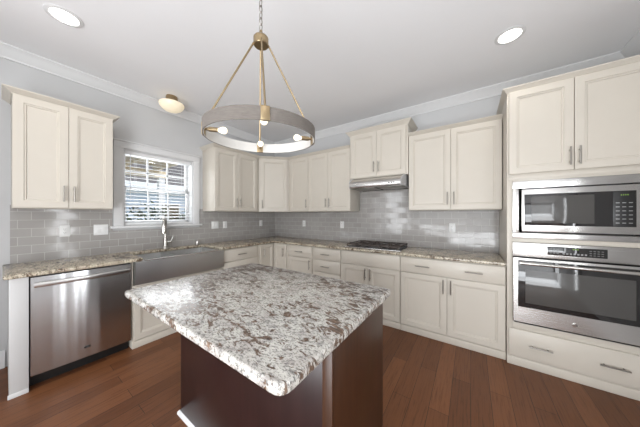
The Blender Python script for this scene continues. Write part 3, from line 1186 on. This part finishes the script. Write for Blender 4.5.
plate('wall_outlet', 'white outlet on the tile under the wall cabinet above the dishwasher', (.0095, -2.915, 1.192), Q, 1, 'outlet')
plate('switch_plate', 'white double switch plate on the tile close beside the window sill', (.0095, -2.650, 1.190), Q, 2, 'switch')
plate('switch_plate', 'white double switch plate on the tile between the window and the corner', (.0095, -1.325, 1.192), Q, 2, 'switch')
plate('wall_outlet', 'white outlet next to the double switch plate between window and corner', (.0095, -1.150, 1.192), Q, 1, 'outlet')
plate('wall_outlet', 'white outlet on the window wall tile closest to the room corner', (.0095, -.385, 1.195), Q, 1, 'outlet')
plate('wall_outlet', 'white outlet on the range wall tile closest to the room corner', (.800, -.0095, 1.195), 0, 1, 'outlet')
plate('wall_outlet', 'white outlet on the range wall tile beside the cooktop, on its corner side', (1.623, -.0095, 1.190), 0, 1, 'outlet')
plate('wall_outlet', 'white outlet on the tile between the cooktop and the tall oven cabinet', (3.222, -.0095, 1.190), 0, 1, 'outlet')

# ------------------------------------------------------------ ring chandelier over the island
RC = (2.4216, -2.4254)
RB, RT, RR = 1.786, 1.848, .306
ch = thing('ring_chandelier', 'ring chandelier of taupe linen and brass with four bulbs hanging over the island', 'chandelier', (RC[0], RC[1], RB))
hh = RT - RB
ch.rotation_euler = Matrix.Rotation(R(2.2), 3, Vector((.824, .567, 0))).to_euler()     # hangs a touch out of level
ring = MB().lathe([(RR, 0), (RR, hh), (RR - .004, hh), (RR - .004, 0)], 96, closed=True).build('ring_shade', M['linen'], ch)
MB().lathe([(RR - .0045, .001), (RR - .0045, hh - .001), (RR - .007, hh - .001), (RR - .007, .001)], 96, closed=True).build('lining', M['lining'], ring)
hub = 2.345 - RB
MB().lathe([(0, hub - .030), (.038, hub - .030), (.042, hub - .026), (.042, hub + .012), (.036, hub + .020), (.012, hub + .030), (.008, hub + .055), (0, hub + .055)], 28).build('hub', M['brass'], ch)
# chain up to the canopy
top = H - RB - .028
zc = hub + .055
k = 0
mb = MB()
while zc < top - .02:
    pts = []
    for i in range(13):
        a = 2 * math.pi * i / 12
        px_, pz_ = .0095 * math.cos(a), .021 * math.sin(a)
        pts.append((px_ if k % 2 == 0 else 0, px_ if k % 2 else 0, zc + .017 + pz_))
    mb.tube(pts, .0026, 6)
    zc += .0335
    k += 1
mb.tube([(.004, .004, hub + .05), (.004, .004, top)], .002, 6)
mb.build('chain', M['nickel'], ch)
MB().lathe([(0, top - .006), (.012, top - .006), (.020, top), (.062, top + .008), (.064, top + .0275), (0, top + .0275)], 28).build('ceiling_canopy', M['brass'], ch)
a0 = R(-38)
for i in range(4):
    a = a0 + i * Q
    rt = Matrix.Rotation(a, 4, 'Z')
    br = MB().box(RR + .0005, RR + .004, -.020, .020, .0, hh, .001, mat=rt).box(RR - .012, RR - .0075, -.020, .020, .0, hh, .001, mat=rt).box(RR - .012, RR + .004, -.020, .020, hh + .0005, hh + .0025, .001, mat=rt)
    br = br.build('bracket', M['brass'], ch)
    MB().tube([(.036, 0, hub - .012), (RR - .006, 0, hh + .002)], .0052, 8, mat=rt).build('rod', M['brass'], ch)
    sk = MB().tube([(RR - .0125, 0, .034), (RR - .028, 0, .034), (RR - .0285, 0, .034), (RR - .072, 0, .034)], [.008, .008, .013, .013], 12, mat=rt).build('socket', M['brass'], br)
    bu = MB().lathe([(0, 0), (.008, .001), (.010, .008), (.015, .016), (.0185, .027), (.017, .038), (.010, .046), (0, .049)], 18,
                    mat=rt @ Matrix.Translation((RR - .0725, 0, .034)) @ Matrix.Rotation(R(-90), 4, 'Y'))
    bu.build('bulb', M['bulb'], ch)

# ------------------------------------------------------------ ceiling lights
rl = thing('recessed_light', 'round recessed downlight in the ceiling above the dishwasher end', 'ceiling light', (.905, -3.012, H))
MB().lathe([(.076, -.001), (.100, -.001), (.100, -.004), (.078, -.009), (.074, -.004)], 40, closed=True).build('trim_ring', M['trim'], rl)
MB().lathe([(0, -.001), (.0755, -.001), (.0755, -.003), (0, -.004)], 40).build('lens', M['down'], rl)
dup_tree(rl, (3.683, -.888, H), 'round recessed downlight in the ceiling in front of the tall oven cabinet')
for p in ((.905, -3.012), (3.683, -.888), (3.683, -3.4), (2.3, -4.6), (.905, -5.2), (3.7, -5.8)):
    light('downlight_beam', 'AREA', (p[0], p[1], H - .02), (0, 0, 0), 1.2, (1, .97, .92), shape='DISK', size=.13)
fm = thing('flush_ceiling_light', 'opal glass dome ceiling light with brass neck above the sink', 'ceiling light', (.315, -2.065, H))
MB().lathe([(0, -.0005), (.060, -.0005), (.063, -.015), (.064, -.066), (.045, -.074), (0, -.074)], 32).build('brass_base', M['brass'], fm)
MB().lathe([(0, -.076), (.060, -.077), (.112, -.082), (.134, -.092), (.137, -.102), (.128, -.128), (.106, -.156), (.072, -.178), (.034, -.190), (0, -.193)], 40).build('glass_shade', M['opal'], fm)

# ------------------------------------------------------------ outdoors beyond the window
struct(MB().box(-30, -.16, -20, 22, -.45, -.35).build('ground', M['lawn']))
struct(MB().box(-4.2, -.16, -3.6, 3.5, -.349, -.30).build('bounce_slab', M['pale']))  # pale slab added to bounce light up under the patio cover
pc = thing('patio_cover', 'tan timber patio cover with rafters outside the window', 'patio cover', (-.4, -2, 0))
MB().box(-2.9, -.1, -3.5, 1.15, 2.62, 2.66).build('roof_deck', M['ptan'], pc)
for i in range(8):
    yy = -3.4 + i * .62
    MB().box(-2.9, -.1, yy - .03, yy + .03, 2.48, 2.618).build('rafter', M['ptan'], pc)
MB().box(-2.85, -2.70, -3.5, 1.15, 2.30, 2.478).build('beam', M['ptan'], pc)
for yy in (-3.3, -1.0, 1.05):
    MB().box(-2.84, -2.71, yy - .065, yy + .065, -.299, 2.299).build('post', M['pale'], pc)
nh = thing('neighbour_house', 'pale neighbouring house with blue grey siding seen through the blind', 'house', (-9, 1, -.35))
MB().box(-6, 0, -9, 8, 0, 2.9).build('wall', M['siding'], nh)
mb = MB()
for i in range(14):
    mb.box(0.001, .022, -9, 8, .1 + i * .2, .13 + i * .2)
mb.build('siding_laps', M['pale'], nh)
MB().box(-6.4, .5, -9.4, 8.4, 2.91, 3.15).build('eaves', M['pale'], nh)
t_ = MB()
t_.prism([(-9.4, 3.16), (8.4, 3.16), (8.4, 3.3), (-.5, 5.4), (-9.4, 3.3)], -6.4, .45, mat=Matrix(((0, 0, 1, 0), (1, 0, 0, 0), (0, 1, 0, 0), (0, 0, 0, 1))))
t_.build('roof', M['roofm'], nh)
for yy in (-3.2, .4, 4.0):
    f_ = MB().box(.023, .06, yy - .55, yy + .55, 1.0, 2.3).build('window', M['trim'], nh)
    MB().box(.0605, .07, yy - .47, yy + .47, 1.08, 2.22).build('pane', M['glassblk'], f_)
fe = thing('garden_fence', 'weathered board fence across the lawn outside the window', 'fence', (-6.2, 0, -.35))
mb = MB()
for i in range(110):
    mb.box(-.01, .01, -7 + i * .13, -7 + i * .13 + .122, .02, 1.45 + .01 * (i % 3))
mb.build('boards', M['fence'], fe, smooth=False)
MB().box(.011, .05, -7, 7.2, .4, .48).box(.011, .05, -7, 7.2, 1.2, 1.28).build('rails', M['fence'], fe)
for i, (sx, sy, sr) in enumerate(((-1.9, -1.62, .50), (-2.5, -.60, .42))):
    sb = thing('garden_shrub', ['dark leafy shrub low outside the window, close to the glass', 'dark leafy shrub outside the window, by the patio cover post'][i], 'shrub', (sx, sy, -.349))
    mb = MB()
    for q in range(700):
        th, u_ = random.uniform(0, 2 * math.pi), random.uniform(-1, 1)
        r_ = sr * random.uniform(.55, 1)
        cc = Vector((r_ * math.sqrt(1 - u_ * u_) * math.cos(th), r_ * math.sqrt(1 - u_ * u_) * math.sin(th), 1.35 + r_ * 1.3 * u_))
        mtx = Matrix.Translation(cc) @ Matrix.Rotation(random.uniform(0, 6), 4, Vector((random.random(), random.random(), random.random() + .01)).normalized())
        vs_ = [mb.bm.verts.new(mtx @ Vector(p)) for p in ((-.05, 0, 0), (0, -.02, .006), (.05, 0, 0), (0, .02, .006))]
        mb.bm.faces.new(vs_)
    mb.build('foliage', M['leaf'], sb, smooth=False)
    MB().tube([(0, 0, 0), (.03, .02, .7), (0, 0, 1.4)], [.05, .04, .02], 8).build('trunk', M['fence'], sb)
